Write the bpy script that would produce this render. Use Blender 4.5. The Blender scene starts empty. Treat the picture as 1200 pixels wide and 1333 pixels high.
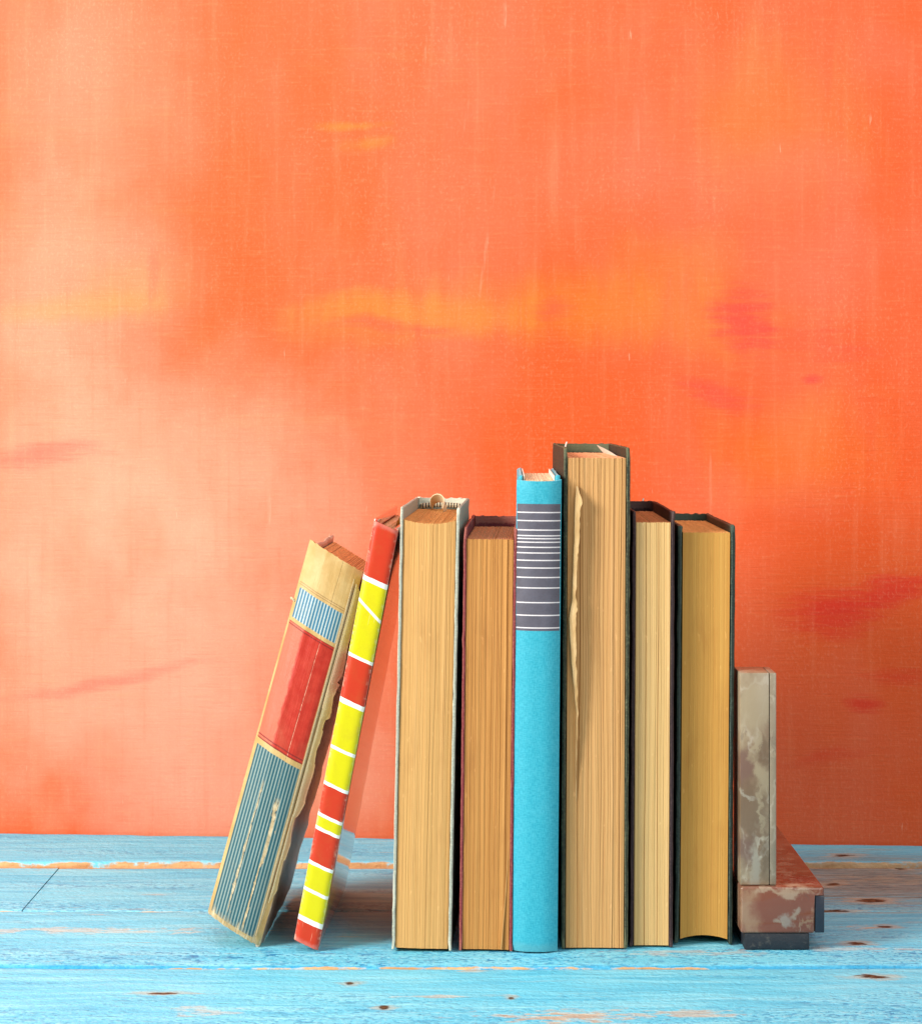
import bpy, bmesh, math, random
from mathutils import Vector, Matrix, noise as mnoise
R = math.radians
S = bpy.context.scene
COL = S.collection

# ------------------------------------------------------------------ camera, world, lamps
cd = bpy.data.cameras.new('camera'); cam = bpy.data.objects.new('camera', cd); COL.objects.link(cam)
cam.location = (0, -1.1, 0.236); cam.rotation_euler = (R(90), 0, 0)
cd.lens = 89.1; cd.sensor_width = 36; cd.sensor_fit = 'AUTO'; cd.shift_y = -0.1024
cd.clip_start = 0.02; cd.clip_end = 50
S.camera = cam
w = bpy.data.worlds.new('World'); S.world = w; w.use_nodes = True
bg = w.node_tree.nodes['Background']; bg.inputs[0].default_value = (1.0, 0.985, 0.97, 1); bg.inputs[1].default_value = 0.48
def area(name, loc, target, sx, sy, power, col):
    l = bpy.data.lights.new(name, 'AREA'); l.shape = 'RECTANGLE'; l.size = sx; l.size_y = sy
    l.energy = power; l.color = col
    o = bpy.data.objects.new(name, l); COL.objects.link(o); o.location = loc
    o.rotation_euler = (Vector(target) - Vector(loc)).to_track_quat('-Z', 'Y').to_euler()
    return o
area('window_light', (-0.92, -0.62, 0.58), (-0.10, 0.12, 0.12), 0.46, 0.46, 24.5, (1.0, 0.965, 0.90))
area('fill_light', (0.95, -1.45, 0.85), (0.05, 0.1, 0.1), 1.1, 0.9, 13, (1.0, 0.985, 0.96))
area('overhead_fill', (-0.1, -0.35, 1.7), (0, 0, 0), 1.3, 1.1, 7, (0.97, 0.985, 1.0))  # added soft overhead fill, in place of ceiling bounce, to brighten the table
S.view_settings.view_transform = 'Standard'; S.view_settings.look = 'None'
S.cycles.max_bounces = 6; S.cycles.diffuse_bounces = 3; S.cycles.glossy_bounces = 3
S.view_settings.exposure = 0.0; S.view_settings.gamma = 1.0

# ------------------------------------------------------------------ node helpers
class M:
    def __init__(s, name):
        s.m = bpy.data.materials.new(name); s.m.use_nodes = True; s.t = s.m.node_tree
        s.b = s.t.nodes['Principled BSDF']; s.out = s.t.nodes['Material Output']
    def n(s, typ, **kw):
        x = s.t.nodes.new(typ)
        for k, v in kw.items(): setattr(x, k, v)
        return x
    def link(s, a, b): s.t.links.new(a, b)
    def put(s, sock, v):
        if hasattr(v, 'default_value') or hasattr(v, 'is_linked'): s.link(v, sock)
        else:
            if isinstance(v, (tuple, list)) and len(v) == 3 and sock.type == 'RGBA': v = (*v, 1)
            sock.default_value = v
    def lc(s): return s.n('ShaderNodeAttribute', attribute_name='lc').outputs['Vector']
    def oc(s): return s.n('ShaderNodeTexCoord').outputs['Object']
    def sep(s, v):
        x = s.n('ShaderNodeSeparateXYZ'); s.link(v, x.inputs[0]); return x.outputs
    def math(s, op, a, b=0.0, c=None, clamp=False):
        x = s.n('ShaderNodeMath', operation=op, use_clamp=clamp); s.put(x.inputs[0], a); s.put(x.inputs[1], b)
        if c is not None: s.put(x.inputs[2], c)
        return x.outputs[0]
    def mul(s, a, b): return s.math('MULTIPLY', a, b)
    def add(s, a, b): return s.math('ADD', a, b)
    def step(s, v, lo, hi, a=0.0, b=1.0):
        x = s.n('ShaderNodeMapRange', interpolation_type='SMOOTHSTEP'); s.put(x.inputs[0], v)
        for i, q in enumerate((lo, hi, a, b)): s.put(x.inputs[i + 1], q)
        return x.outputs[0]
    def scale(s, v, sc, loc=(0, 0, 0), rot=(0, 0, 0)):
        x = s.n('ShaderNodeMapping'); s.link(v, x.inputs[0]); x.inputs['Scale'].default_value = sc
        x.inputs['Location'].default_value = loc; x.inputs['Rotation'].default_value = rot; return x.outputs[0]
    def noise(s, v, sc=1.0, detail=3, rough=0.55, dist=0.0, color=False):
        x = s.n('ShaderNodeTexNoise'); s.link(v, x.inputs['Vector']); x.inputs['Scale'].default_value = sc
        x.inputs['Detail'].default_value = detail; x.inputs['Roughness'].default_value = rough
        x.inputs['Distortion'].default_value = dist
        return x.outputs['Color' if color else 'Fac']
    def voro(s, v, sc, feature='F1', out='Distance'):
        x = s.n('ShaderNodeTexVoronoi', feature=feature); s.link(v, x.inputs['Vector']); x.inputs['Scale'].default_value = sc
        return x.outputs[out]
    def mix(s, f, a, b, mode='MIX'):
        x = s.n('ShaderNodeMix', data_type='RGBA', blend_type=mode); s.put(x.inputs[0], f)
        s.put(x.inputs[6], a); s.put(x.inputs[7], b); return x.outputs[2]
    def ramp(s, f, stops, const=False):
        x = s.n('ShaderNodeValToRGB'); s.put(x.inputs[0], f); e = x.color_ramp.elements
        if const: x.color_ramp.interpolation = 'CONSTANT'
        while len(e) > 1: e.remove(e[-1])
        e[0].position = stops[0][0]; e[0].color = (*stops[0][1], 1)
        for p, c in stops[1:]:
            q = e.new(p); q.color = (*c, 1)
        return x.outputs[0]
    def blob(s, v, c, r, rot=0.0, plane='xz'):
        # distance mask of an ellipse: 1 at its middle, 0 at its rim
        x = s.n('ShaderNodeMapping', vector_type='TEXTURE'); s.link(v, x.inputs[0])
        if plane == 'xz':
            x.inputs['Location'].default_value = (c[0], 0, c[1]); x.inputs['Scale'].default_value = (r[0], 1e3, r[1])
            x.inputs['Rotation'].default_value = (0, -R(rot), 0)
        else:
            x.inputs['Location'].default_value = (c[0], c[1], 0); x.inputs['Scale'].default_value = (r[0], r[1], 1e3)
            x.inputs['Rotation'].default_value = (0, 0, R(rot))
        g = s.n('ShaderNodeTexGradient', gradient_type='SPHERICAL'); s.link(x.outputs[0], g.inputs[0])
        return g.outputs['Fac']
    def bump(s, h, dist, strength=1.0, prev=None):
        x = s.n('ShaderNodeBump'); s.link(h, x.inputs['Height']); x.inputs['Distance'].default_value = dist
        x.inputs['Strength'].default_value = strength
        if prev is not None: s.link(prev, x.inputs['Normal'])
        return x.outputs[0]
    def fin(s, col, rough=0.6, normal=None, spec=None, coat=None, coat_r=0.1, **kw):
        s.put(s.b.inputs['Base Color'], col); s.put(s.b.inputs['Roughness'], rough)
        if normal is not None: s.link(normal, s.b.inputs['Normal'])
        if spec is not None: s.put(s.b.inputs['Specular IOR Level'], spec)
        if coat is not None: s.put(s.b.inputs['Coat Weight'], coat); s.b.inputs['Coat Roughness'].default_value = coat_r
        for k, v in kw.items(): s.put(s.b.inputs[k.replace('_', ' ')], v)
        return s.m

# ------------------------------------------------------------------ object helpers
def tag(o, label=None, cat=None, kind=None, group=None):
    if label: o['label'] = label
    if cat: o['category'] = cat
    if kind: o['kind'] = kind
    if group: o['group'] = group
    return o
def empty(name, loc=(0, 0, 0), rot=(0, 0, 0)):
    o = bpy.data.objects.new(name, None); COL.objects.link(o); o.location = loc; o.rotation_euler = rot
    o.empty_display_size = 0.02
    return o
class Mesh:
    """vertices carry their position before bending (lc), so that prints follow the bent shape"""
    def __init__(s): s.v = []; s.l = []; s.f = []
    def vert(s, p, l=None): s.v.append(tuple(p)); s.l.append(tuple(l if l is not None else p)); return len(s.v) - 1
    def grid(s, nu, nv, fn, flip=False):
        idx = []
        for i in range(nu + 1):
            row = []
            for j in range(nv + 1):
                r = fn(i, j)
                row.append(s.vert(*r) if isinstance(r[0], (tuple, list, Vector)) else s.vert(r))
            idx.append(row)
        for i in range(nu):
            for j in range(nv):
                q = (idx[i][j], idx[i + 1][j], idx[i + 1][j + 1], idx[i][j + 1])
                s.f.append(q[::-1] if flip else q)
        return idx
    def strip(s, a, b, flip=False):
        for i in range(len(a) - 1):
            q = (a[i], a[i + 1], b[i + 1], b[i]); s.f.append(q[::-1] if flip else q)
    def build(s, name, mat, parent=None, smooth=True, deform=None, fix=True, sharp=35):
        me = bpy.data.meshes.new(name)
        vs = [deform(Vector(p)) for p in s.v] if deform else s.v
        me.from_pydata([tuple(p) for p in vs], [], s.f); me.update()
        a = me.attributes.new('lc', 'FLOAT_VECTOR', 'POINT')
        a.data.foreach_set('vector', [c for l in s.l for c in l])
        if fix:
            bm = bmesh.new(); bm.from_mesh(me); bmesh.ops.remove_doubles(bm, verts=bm.verts, dist=1e-6)
            bmesh.ops.recalc_face_normals(bm, faces=bm.faces); bm.to_mesh(me); bm.free()
        if smooth:
            me.polygons.foreach_set('use_smooth', [True] * len(me.polygons))
            try: me.set_sharp_from_angle(angle=R(sharp))
            except Exception: pass
        if mat: me.materials.append(mat)
        o = bpy.data.objects.new(name, me); COL.objects.link(o)
        if parent: o.parent = parent
        return o
def box(name, lo, hi, mat, parent=None, bevel=0.0006, seg=2, cuts=(0, 0, 0), deform=None, wear=0.0, seed=0):
    bm = bmesh.new(); bmesh.ops.create_cube(bm, size=1.0)
    lo, hi = Vector(lo), Vector(hi); c = (lo + hi) / 2; d = hi - lo
    for v in bm.verts: v.co = Vector((v.co.x * d.x, v.co.y * d.y, v.co.z * d.z)) + c
    if bevel: bmesh.ops.bevel(bm, geom=list(bm.edges), offset=bevel, segments=seg, profile=0.5, affect='EDGES')
    for ax in range(3):
        for k in range(cuts[ax]):
            p = c.copy(); p[ax] = lo[ax] + d[ax] * (k + 1) / (cuts[ax] + 1); nn = Vector((0, 0, 0)); nn[ax] = 1
            bmesh.ops.bisect_plane(bm, geom=list(bm.verts) + list(bm.edges) + list(bm.faces), plane_co=p, plane_no=nn)
    m = Mesh(); bm.verts.ensure_lookup_table()
    for v in bm.verts:
        p = v.co.copy()
        if wear:
            e = sum(min(abs(v.co[a] - lo[a]), abs(v.co[a] - hi[a])) < 0.002 for a in range(3))
            n = mnoise.noise_vector(p * 170 + Vector((seed, 0, 0))) + 0.6 * mnoise.noise_vector(p * 600 + Vector((seed, 3, 0)))
            p += n * wear * (0.25 + 0.5 * max(0, e - 1) + (1.0 if e == 3 else 0))
        m.vert(p, v.co)
    for f in bm.faces: m.f.append([v.index for v in f.verts])
    bm.free()
    return m.build(name, mat, parent, deform=deform, fix=False)

# ------------------------------------------------------------------ materials of the setting
def wall_mat():
    m = M('painted_wall'); o = m.oc()
    warp = m.noise(o, 9, 3, color=True)
    ow = m.n('ShaderNodeVectorMath', operation='MULTIPLY_ADD'); m.link(warp, ow.inputs[0])
    ow.inputs[1].default_value = (0.03, 0, 0.03); m.link(o, ow.inputs[2])
    wv = m.scale(ow.outputs[0], (1, 1, 1), (-0.015, 0, -0.015))
    big = m.noise(m.scale(wv, (7, 1, 3.2), (1.3, 0, 4.1)), 1, 4, 0.6)
    strokes = m.noise(m.scale(o, (34, 1, 6), (7, 0, 2), (0, R(-4), 0)), 1, 5, 0.66, 0.5)
    fine = m.noise(m.scale(o, (260, 1, 26)), 1, 4, 0.6)
    hor = m.noise(m.scale(wv, (5, 1, 34), (3, 0, 1)), 1, 4, 0.6)
    col = m.ramp(big, [(0.28, (0.75, 0.078, 0.007)), (0.44, (0.75, 0.094, 0.018)), (0.60, (0.76, 0.124, 0.048)), (0.76, (0.75, 0.098, 0.014))])
    col = m.mix(m.step(strokes, 0.48, 0.80, 0, 0.18), col, (0.86, 0.29, 0.14))
    col = m.mix(m.step(strokes, 0.52, 0.22, 0, 0.22), col, (0.76, 0.105, 0.022))
    col = m.mix(m.step(hor, 0.56, 0.78, 0, 0.18), col, (0.84, 0.24, 0.05))
    patch = m.noise(m.scale(wv, (16, 1, 12), (5, 0, 9)), 1, 4, 0.6)
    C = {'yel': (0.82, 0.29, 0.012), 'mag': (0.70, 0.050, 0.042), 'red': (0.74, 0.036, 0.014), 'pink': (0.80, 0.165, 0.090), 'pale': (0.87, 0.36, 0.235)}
    dn = m.noise(m.scale(o, (26, 1, 240)), 1, 4, 0.7)
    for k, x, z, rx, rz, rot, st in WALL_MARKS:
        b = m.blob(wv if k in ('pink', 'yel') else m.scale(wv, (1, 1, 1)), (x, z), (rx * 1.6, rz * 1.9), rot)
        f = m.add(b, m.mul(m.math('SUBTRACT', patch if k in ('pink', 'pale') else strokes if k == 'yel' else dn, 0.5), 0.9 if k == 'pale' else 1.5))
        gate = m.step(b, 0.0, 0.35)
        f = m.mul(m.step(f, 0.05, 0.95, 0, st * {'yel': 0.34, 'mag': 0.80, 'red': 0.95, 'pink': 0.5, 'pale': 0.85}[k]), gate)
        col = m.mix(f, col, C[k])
    # bristle marks left by the brush, down and across, and the weave under the paint
    br1 = m.noise(m.scale(o, (210, 1, 11), (4, 0, 4), (0, R(-3), 0)), 1, 5, 0.68); br2 = m.noise(m.scale(o, (42, 1, 620), (1, 0, 6), (0, R(1.5), 0)), 1, 3, 0.65)
    col = m.mix(m.step(br1, 0.50, 0.80, 0, 0.17), col, (0.88, 0.34, 0.17))
    col = m.mix(m.step(br1, 0.50, 0.22, 0, 0.17), col, (0.72, 0.075, 0.010))
    col = m.mix(m.step(br2, 0.52, 0.76, 0, 0.13), col, (0.88, 0.32, 0.12))
    col = m.mix(m.step(br2, 0.48, 0.26, 0, 0.13), col, (0.72, 0.075, 0.012))
    weave = m.noise(m.scale(o, (720, 1, 460)), 1, 3, 0.7)
    pale = m.mul(m.step(weave, 0.5, 0.68), m.step(patch, 0.40, 0.72, 0.07, 0.17))
    col = m.mix(pale, col, (0.90, 0.46, 0.27))
    fl = m.noise(m.scale(o, (420, 1, 70), (2, 0, 7)), 1, 2, 0.5)
    fl2 = m.noise(m.scale(o, (60, 1, 30), (2, 0, 7)), 1, 2, 0.5)
    fleck = m.mul(m.step(fl, 0.70, 0.76), m.step(fl2, 0.52, 0.62))
    col = m.mix(m.mul(fleck, 0.22), col, (0.93, 0.62, 0.42))
    for x, z, h, rot, st in WALL_SCRATCHES:
        col = m.mix(m.mul(m.step(m.blob(o, (x, z), (0.0011, h), rot), 0.0, 0.5, 0, st * 0.3), m.step(fine, 0.4, 0.6)), col, (0.93, 0.60, 0.42))
    h = m.add(m.mul(br2, 0.7), m.mul(weave, 0.6))
    nb = m.bump(h, 0.0006, 0.5)
    rough = m.step(strokes, 0.3, 0.8, 0.50, 0.62)
    return m.fin(col, rough, nb, spec=0.22)
WALL_MARKS = [
 ("pale",-0.215,0.305,0.060,0.050,0,0.45),("pale",-0.225,0.195,0.075,0.065,0,0.6),("pale",-0.140,0.20,0.075,0.055,0,0.5),("pale",-0.20,0.09,0.100,0.075,0,0.7),  # pale brush patches; also put the window's brightening of the left into colour
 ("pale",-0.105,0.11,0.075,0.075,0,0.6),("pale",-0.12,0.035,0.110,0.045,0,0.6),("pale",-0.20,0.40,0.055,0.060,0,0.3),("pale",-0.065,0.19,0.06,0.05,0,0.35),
 ("yel",-0.212,0.293,0.0508,0.0068,3,0.60),("yel",-0.176,0.301,0.0253,0.0144,0,0.45),("yel",-0.017,0.288,0.0669,0.0084,0,0.70),
 ("yel",-0.063,0.280,0.0377,0.0109,0,0.40),("yel",0.083,0.288,0.0956,0.0166,-5,0.70),("yel",-0.059,0.388,0.0201,0.0021,0,0.80),
 ("yel",-0.050,0.378,0.0142,0.0038,0,0.70),("yel",0.166,0.389,0.0538,0.0393,0,0.45),("yel",0.174,0.211,0.0496,0.0248,0,0.50),
 ("yel",0.117,0.311,0.0374,0.0166,0,0.50),
 ("pink",0.166,0.358,0.0579,0.0174,0,0.60),("pink",0.203,0.310,0.0537,0.0206,0,0.60),("pink",0.071,0.373,0.0458,0.0229,0,0.50),
 ("pink",0.139,0.190,0.0332,0.0207,0,0.60),("pink",0.178,0.186,0.0248,0.0149,0,0.40),("pink",0.017,0.424,0.0250,0.0376,0,0.30),
 ("pink",0.228,0.430,0.0165,0.0165,0,0.50),
 ("mag",0.155,0.284,0.0157,0.0133,-10,0.90),("mag",0.052,0.290,0.0142,0.0050,0,0.50),("mag",-0.042,0.279,0.0314,0.0034,3,0.50),
 ("mag",0.139,0.244,0.0199,0.0058,-12,0.60),("mag",0.188,0.252,0.0058,0.0025,0,0.80),("mag",-0.229,0.206,0.0296,0.0055,8,0.50),
 ("mag",-0.199,0.086,0.0549,0.0030,10,0.40),("mag",-0.169,0.308,0.0034,0.0118,0,0.35),("mag",0.191,0.273,0.0372,0.0083,-12,0.35),
 ("red",0.197,0.124,0.0256,0.0107,6,0.95),("red",0.230,0.134,0.0330,0.0070,16,0.95),("red",0.220,0.079,0.0099,0.0041,0,0.85),
 ("red",0.238,0.094,0.0185,0.0037,0,0.50),("red",0.201,0.048,0.0206,0.0033,15,0.40)]
WALL_SCRATCHES = [(-0.188,0.285,0.038,0.5,0.16),(0.014,0.325,0.05,-8,0.4),(0.135,0.195,0.02,0,0.35),(0.003,0.395,0.012,-8,0.25),
                  (0.024,0.45,0.01,0,0.7),(0.096,0.385,0.02,2,0.4),(-0.105,0.18,0.01,0,0.6),(-0.02,0.425,0.012,-6,0.5)]

SEAMS = (0.209, 0.089, -0.0273)
KNOTS = [(-0.0457,-0.0602,0.0036,0.0036),(-0.0302,-0.1028,0.0034,0.0042),(0.0200,-0.0859,0.0022,0.0030),(0.1998,0.2267,0.0075,0.0065),
         (0.1839,0.1561,0.0062,0.0060),(0.1962,0.1150,0.0100,0.0070),(0.1924,0.0504,0.0052,0.0055),(0.1739,0.0142,0.0056,0.0058),
         (0.1706,-0.0476,0.0085,0.0050),(0.1765,0.0890,0.0120,0.0050),(-0.1208,-0.078,0.0100,0.0028),(0.2250,0.2000,0.0040,0.0050)]
def table_mat():
    m = M('blue_painted_planks'); o = m.oc(); xyz = m.sep(o)
    tw_ = m.n('ShaderNodeVectorMath', operation='MULTIPLY_ADD'); m.link(m.noise(m.scale(o, (9, 24, 9), (6, 1, 0)), 1, 2, color=True), tw_.inputs[0])
    tw_.inputs[1].default_value = (0, 0.020, 0); m.link(o, tw_.inputs[2]); og = tw_.outputs[0]
    grain = m.noise(m.scale(og, (12, 150, 60)), 1, 4, 0.62, 0.6)
    grain2 = m.noise(m.scale(og, (40, 620, 200), (3, 1, 0)), 1, 4, 0.65, 0.3)
    cloud = m.noise(m.scale(o, (9, 22, 9), (2, 5, 0)), 1, 4, 0.55)
    col = m.ramp(grain, [(0.32, (0.085, 0.45, 0.66)), (0.50, (0.145, 0.56, 0.745)), (0.68, (0.26, 0.65, 0.785))])
    col = m.mix(m.step(cloud, 0.45, 0.7, 0, 0.40), col, (0.25, 0.67, 0.79))
    col = m.mix(m.step(grain2, 0.56, 0.74, 0, 0.32), col, (0.38, 0.68, 0.79))
    col = m.mix(m.step(grain2, 0.42, 0.26, 0, 0.45), col, (0.03, 0.30, 0.57))
    # rough-sawn bands: tiny pits with deeper blue in them
    band = m.noise(m.scale(o, (5.5, 30, 5), (0.4, 2.2, 0)), 1, 3, 0.6)
    near = m.step(m.math('ABSOLUTE', m.math('SUBTRACT', xyz[1], -0.012)), 0.030, 0.006)
    near2 = m.step(m.math('ABSOLUTE', m.math('SUBTRACT', xyz[1], 0.100)), 0.022, 0.004, 0, 0.7)
    near3 = m.step(xyz[1], -0.085, -0.125, 0, 0.8)
    rz = m.add(m.add(near, near2), m.add(near3, m.mul(m.step(band, 0.5, 0.66), 0.6)))
    rz = m.math('MINIMUM', m.mul(rz, m.step(band, 0.28, 0.55, 0.45, 1)), 1.0)
    spv = m.noise(m.scale(o, (420, 560, 400), (0, 0, 0), (0, 0, R(18))), 1, 2, 0.55, 0.4)
    spv2 = m.noise(m.scale(o, (105, 230, 200), (0, 4, 0), (0, 0, R(-14))), 1, 3, 0.55, 0.5)
    pit = m.mul(m.math('MAXIMUM', m.step(spv, 0.57, 0.63), m.mul(m.step(spv2, 0.58, 0.63), 0.95)), rz)
    col = m.mix(m.mul(pit, 0.92), col, (0.006, 0.19, 0.42))
    hi = m.mul(m.step(spv, 0.42, 0.34), rz)
    col = m.mix(m.mul(hi, 0.5), col, (0.48, 0.75, 0.83))
    # raw wood where the paint is rubbed through: along joints, in stripes and scuffs
    wood = m.ramp(m.noise(m.scale(o, (30, 500, 90)), 1, 4), [(0.3, (0.40, 0.19, 0.07)), (0.6, (0.66, 0.40, 0.19)), (0.8, (0.74, 0.52, 0.30))])
    chip = m.noise(m.scale(o, (60, 170, 60), (1, 1, 0)), 1, 4, 0.68)
    gr = m.mul(m.step(m.math('ABSOLUTE', m.math('SUBTRACT', xyz[1], m.add(-0.0312, m.mul(m.math('MULTIPLY', xyz[0], xyz[0]), 0.053)))), 0.0030, 0.0010), m.step(chip, 0.3, 0.5, 0.5, 1.0))
    col = m.mix(m.mul(gr, 0.8), col, (0.010, 0.26, 0.50))
    bare = 0.0
    for ys, wd, th in ((0.2045, 0.0100, 0.30), (0.0885, 0.0040, 0.50), (-0.0302, 0.0026, 0.88)):
        d = m.math('ABSOLUTE', m.math('SUBTRACT', xyz[1], ys))
        e = m.add(m.step(d, wd, 0.0), m.math('SUBTRACT', chip, 0.5))
        e = m.mul(m.step(e, th, th + 0.16), m.step(d, wd * 1.6, wd))
        bare = e if bare == 0.0 else m.math('MAXIMUM', bare, e)
    sc = m.noise(m.scale(o, (16, 120, 40), (8, 3, 0)), 1, 5, 0.7)
    scm = m.noise(m.scale(o, (5, 14, 5), (1, 8, 0)), 1, 2)
    scuff = m.mul(m.step(sc, 0.60, 0.70), m.step(scm, 0.48, 0.62))
    for x, y, rx, ry, st in ((-0.17, 0.043, 0.11, 0.010, 0.7), (0.045, -0.117, 0.055, 0.016, 1.0), (-0.10, -0.108, 0.02, 0.012, 0.6), (-0.005, -0.083, 0.04, 0.004, 0.7),
                             (0.212, 0.17, 0.05, 0.022, 0.8), (0.09, -0.112, 0.03, 0.012, 0.8), (0.006, -0.036, 0.012, 0.008, 0.9), (-0.23, -0.12, 0.04, 0.01, 0.6),
                             (0.184, 0.0504, 0.014, 0.007, 0.9), (0.17, 0.005, 0.05, 0.009, 0.4), (0.10, -0.004, 0.06, 0.009, 0.5)):
        b = m.blob(o, (x, y), (rx * 1.4, ry * 1.6), 0, 'xy')
        k = m.mul(m.step(m.add(b, m.mul(m.math('SUBTRACT', m.add(m.mul(chip, .5), m.mul(spv2, .5)), 0.5), 3.0)), 0.55, 0.95, 0, st), m.step(b, 0.02, 0.3))
        scuff = m.math('MAXIMUM', scuff, k)
    bare = m.math('MAXIMUM', bare, m.mul(scuff, 0.75))
    col = m.mix(bare, col, wood)
    pal = m.mul(m.step(bare, 0.03, 0.35), m.step(bare, 0.8, 0.35))
    col = m.mix(m.mul(pal, 0.3), col, (0.55, 0.70, 0.72))
    # weathered brown stain at the back right
    st = m.blob(o, (0.21, 0.165), (0.115, 0.105), -8, 'xy')
    st = m.mul(m.step(m.add(st, m.mul(m.math('SUBTRACT', grain, 0.5), 1.2)), 0.10, 0.80, 0, 0.85), m.step(st, 0, 0.25))
    col = m.mix(st, col, m.ramp(m.add(m.mul(grain2, 0.6), m.mul(spv2, 0.4)), [(0.36, (0.055, 0.045, 0.03)), (0.46, (0.19, 0.16, 0.11)), (0.56, (0.25, 0.25, 0.20)), (0.66, (0.42, 0.28, 0.15))]))
    kn = 0.0
    for x, y, rx, ry in KNOTS:
        b = m.blob(o, (x, y), (rx * 1.15, ry * 1.25), 0, 'xy')
        b = m.mul(m.step(m.add(b, m.mul(m.math('SUBTRACT', spv2, 0.5), 1.6)), 0.30, 0.62), m.step(b, 0.0, 0.2))
        kn = b if kn == 0.0 else m.math('MAXIMUM', kn, b)
        r = m.blob(o, (x, y), (rx * 3.0, ry * 2.4), 0, 'xy')
        r = m.mul(m.step(m.add(r, m.mul(m.math('SUBTRACT', chip, 0.5), 1.8)), 0.35, 0.8), m.step(r, 0, 0.25))
        col = m.mix(m.mul(r, 0.55), col, (0.50, 0.40, 0.26))
    col = m.mix(kn, col, m.mix(m.step(spv, 0.4, 0.6), (0.030, 0.018, 0.010), (0.13, 0.065, 0.028)))
    crack = m.noise(m.scale(o, (7, 260, 60), (5, 7, 0)), 1, 3, 0.6, 0.3)
    crk = m.mul(m.step(m.math('ABSOLUTE', m.math('SUBTRACT', crack, 0.5)), 0.010, 0.0), m.step(scm, 0.55, 0.68))
    col = m.mix(m.mul(crk, 0.55), col, (0.03, 0.16, 0.26))
    scuff0 = m.mul(m.step(sc, 0.60, 0.70), m.step(scm, 0.48, 0.62))
    h = m.add(m.add(m.mul(grain2, 0.4), m.mul(scuff0, -0.35)), m.add(m.mul(spv, -0.5), m.mul(spv2, -0.7)))
    nb = m.bump(h, 0.0013, 1.0)
    rough = m.add(0.50, m.mul(bare, 0.3))
    return m.fin(col, rough, nb, spec=0.25)

# ------------------------------------------------------------------ setting: wall and table
WY, WYAW = 0.2788, -4.574
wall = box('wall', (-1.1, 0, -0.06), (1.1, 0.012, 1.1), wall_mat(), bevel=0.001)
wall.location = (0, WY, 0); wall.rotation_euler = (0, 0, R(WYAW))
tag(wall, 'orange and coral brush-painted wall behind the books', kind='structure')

tm = table_mat()
table = empty('table', (0, 0, 0))
tag(table, 'weathered light blue painted plank table top carrying the books', 'table')
def plank(x0, x1, y0f, y1f, top=0.0, th=0.018, seed=0, nx=150):
    """one board: its long edges wander a little, its arrises are rubbed round"""
    m = Mesh()
    prof = [(0, -th), (0, -0.0022), (0.0005, -0.0009), (0.0015, -0.0002), (0.004, 0)]
    def sect(i):
        x = x0 + (x1 - x0) * i / nx
        a = y0f(x) + 0.0006 * mnoise.noise(Vector((x * 22, seed, 0))) + 0.0004 * mnoise.noise(Vector((x * 120, seed, 2)))
        b = y1f(x) + 0.0006 * mnoise.noise(Vector((x * 22, seed, 5))) + 0.0004 * mnoise.noise(Vector((x * 120, seed, 8)))
        wr = 1 + 0.9 * max(-0.6, mnoise.noise(Vector((x * 45, seed, 11)))); wr2 = 1 + 0.9 * max(-0.6, mnoise.noise(Vector((x * 45, seed, 17))))
        pts = [(x, a + p[0] * wr, top + p[1] * (wr if p[1] > -0.01 else 1)) for p in prof]
        for k in range(1, 8): pts.append((x, a + 0.006 + (b - a - 0.012) * k / 8, top))
        pts += [(x, b - p[0] * wr2, top + p[1] * (wr2 if p[1] > -0.01 else 1)) for p in prof[::-1]]
        return pts
    n = len(sect(0))
    S_ = [sect(i) for i in range(nx + 1)]
    g = m.grid(nx, n - 1, lambda i, j: S_[i][j])
    m.f.append(g[0][:]); m.f.append(g[nx][::-1])
    m.strip([r[0] for r in g], [r[n - 1] for r in g])
    return m.build('plank', tm, table, sharp=50)
back = lambda x: WY - 0.08 * x - 0.0006
g = 0.0017
plank(-0.8, 0.8, lambda x: 0.2095, back, 0.0012, seed=1)
plank(-0.8, -0.2062, lambda x: 0.0895, lambda x: 0.2095 - 0.006, -0.0003, seed=2, nx=60)
plank(-0.2058, 0.8, lambda x: 0.0895, lambda x: 0.2095 - 0.0062, -0.0006, seed=3)
plank(-0.8, 0.8, lambda x: -0.0273 - 0.006 * (1 - (x / 0.26) ** 2 if abs(x) < 0.26 else 0) * 0.6, lambda x: 0.0895 - g, 0.0, seed=4)
plank(-0.8, 0.8, lambda x: -0.142, lambda x: -0.0273 - g - 0.006 * (1 - (x / 0.26) ** 2 if abs(x) < 0.26 else 0) * 0.6, -0.0004, seed=5)
plank(-0.8, 0.8, lambda x: -0.262, lambda x: -0.142 - g, -0.0002, seed=6, nx=60)
# raw edge strip that shows in the wide joint under the back board
bt = Mesh()
bt.grid(80, 1, lambda i, j: (-0.8 + 1.6 * i / 80, 0.200 + 0.012 * j, -0.0030))
wm = M('raw_pine'); o_ = wm.oc()
wc = wm.ramp(wm.noise(wm.scale(o_, (25, 420, 60)), 1, 4), [(0.3, (0.42, 0.20, 0.07)), (0.55, (0.68, 0.42, 0.20)), (0.8, (0.78, 0.56, 0.33))])
wc = wm.mix(wm.step(wm.add(wm.sep(o_)[0], wm.mul(wm.noise(o_, 30, 3), 0.08)), 0.10, 0.17), wc, (0.13, 0.095, 0.055))
raw = wm.fin(wc, 0.8, wm.bump(wm.noise(wm.scale(o_, (60, 700, 60)), 1, 3), 0.0006))
bt.build('joint_tongue', raw, table)

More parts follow.
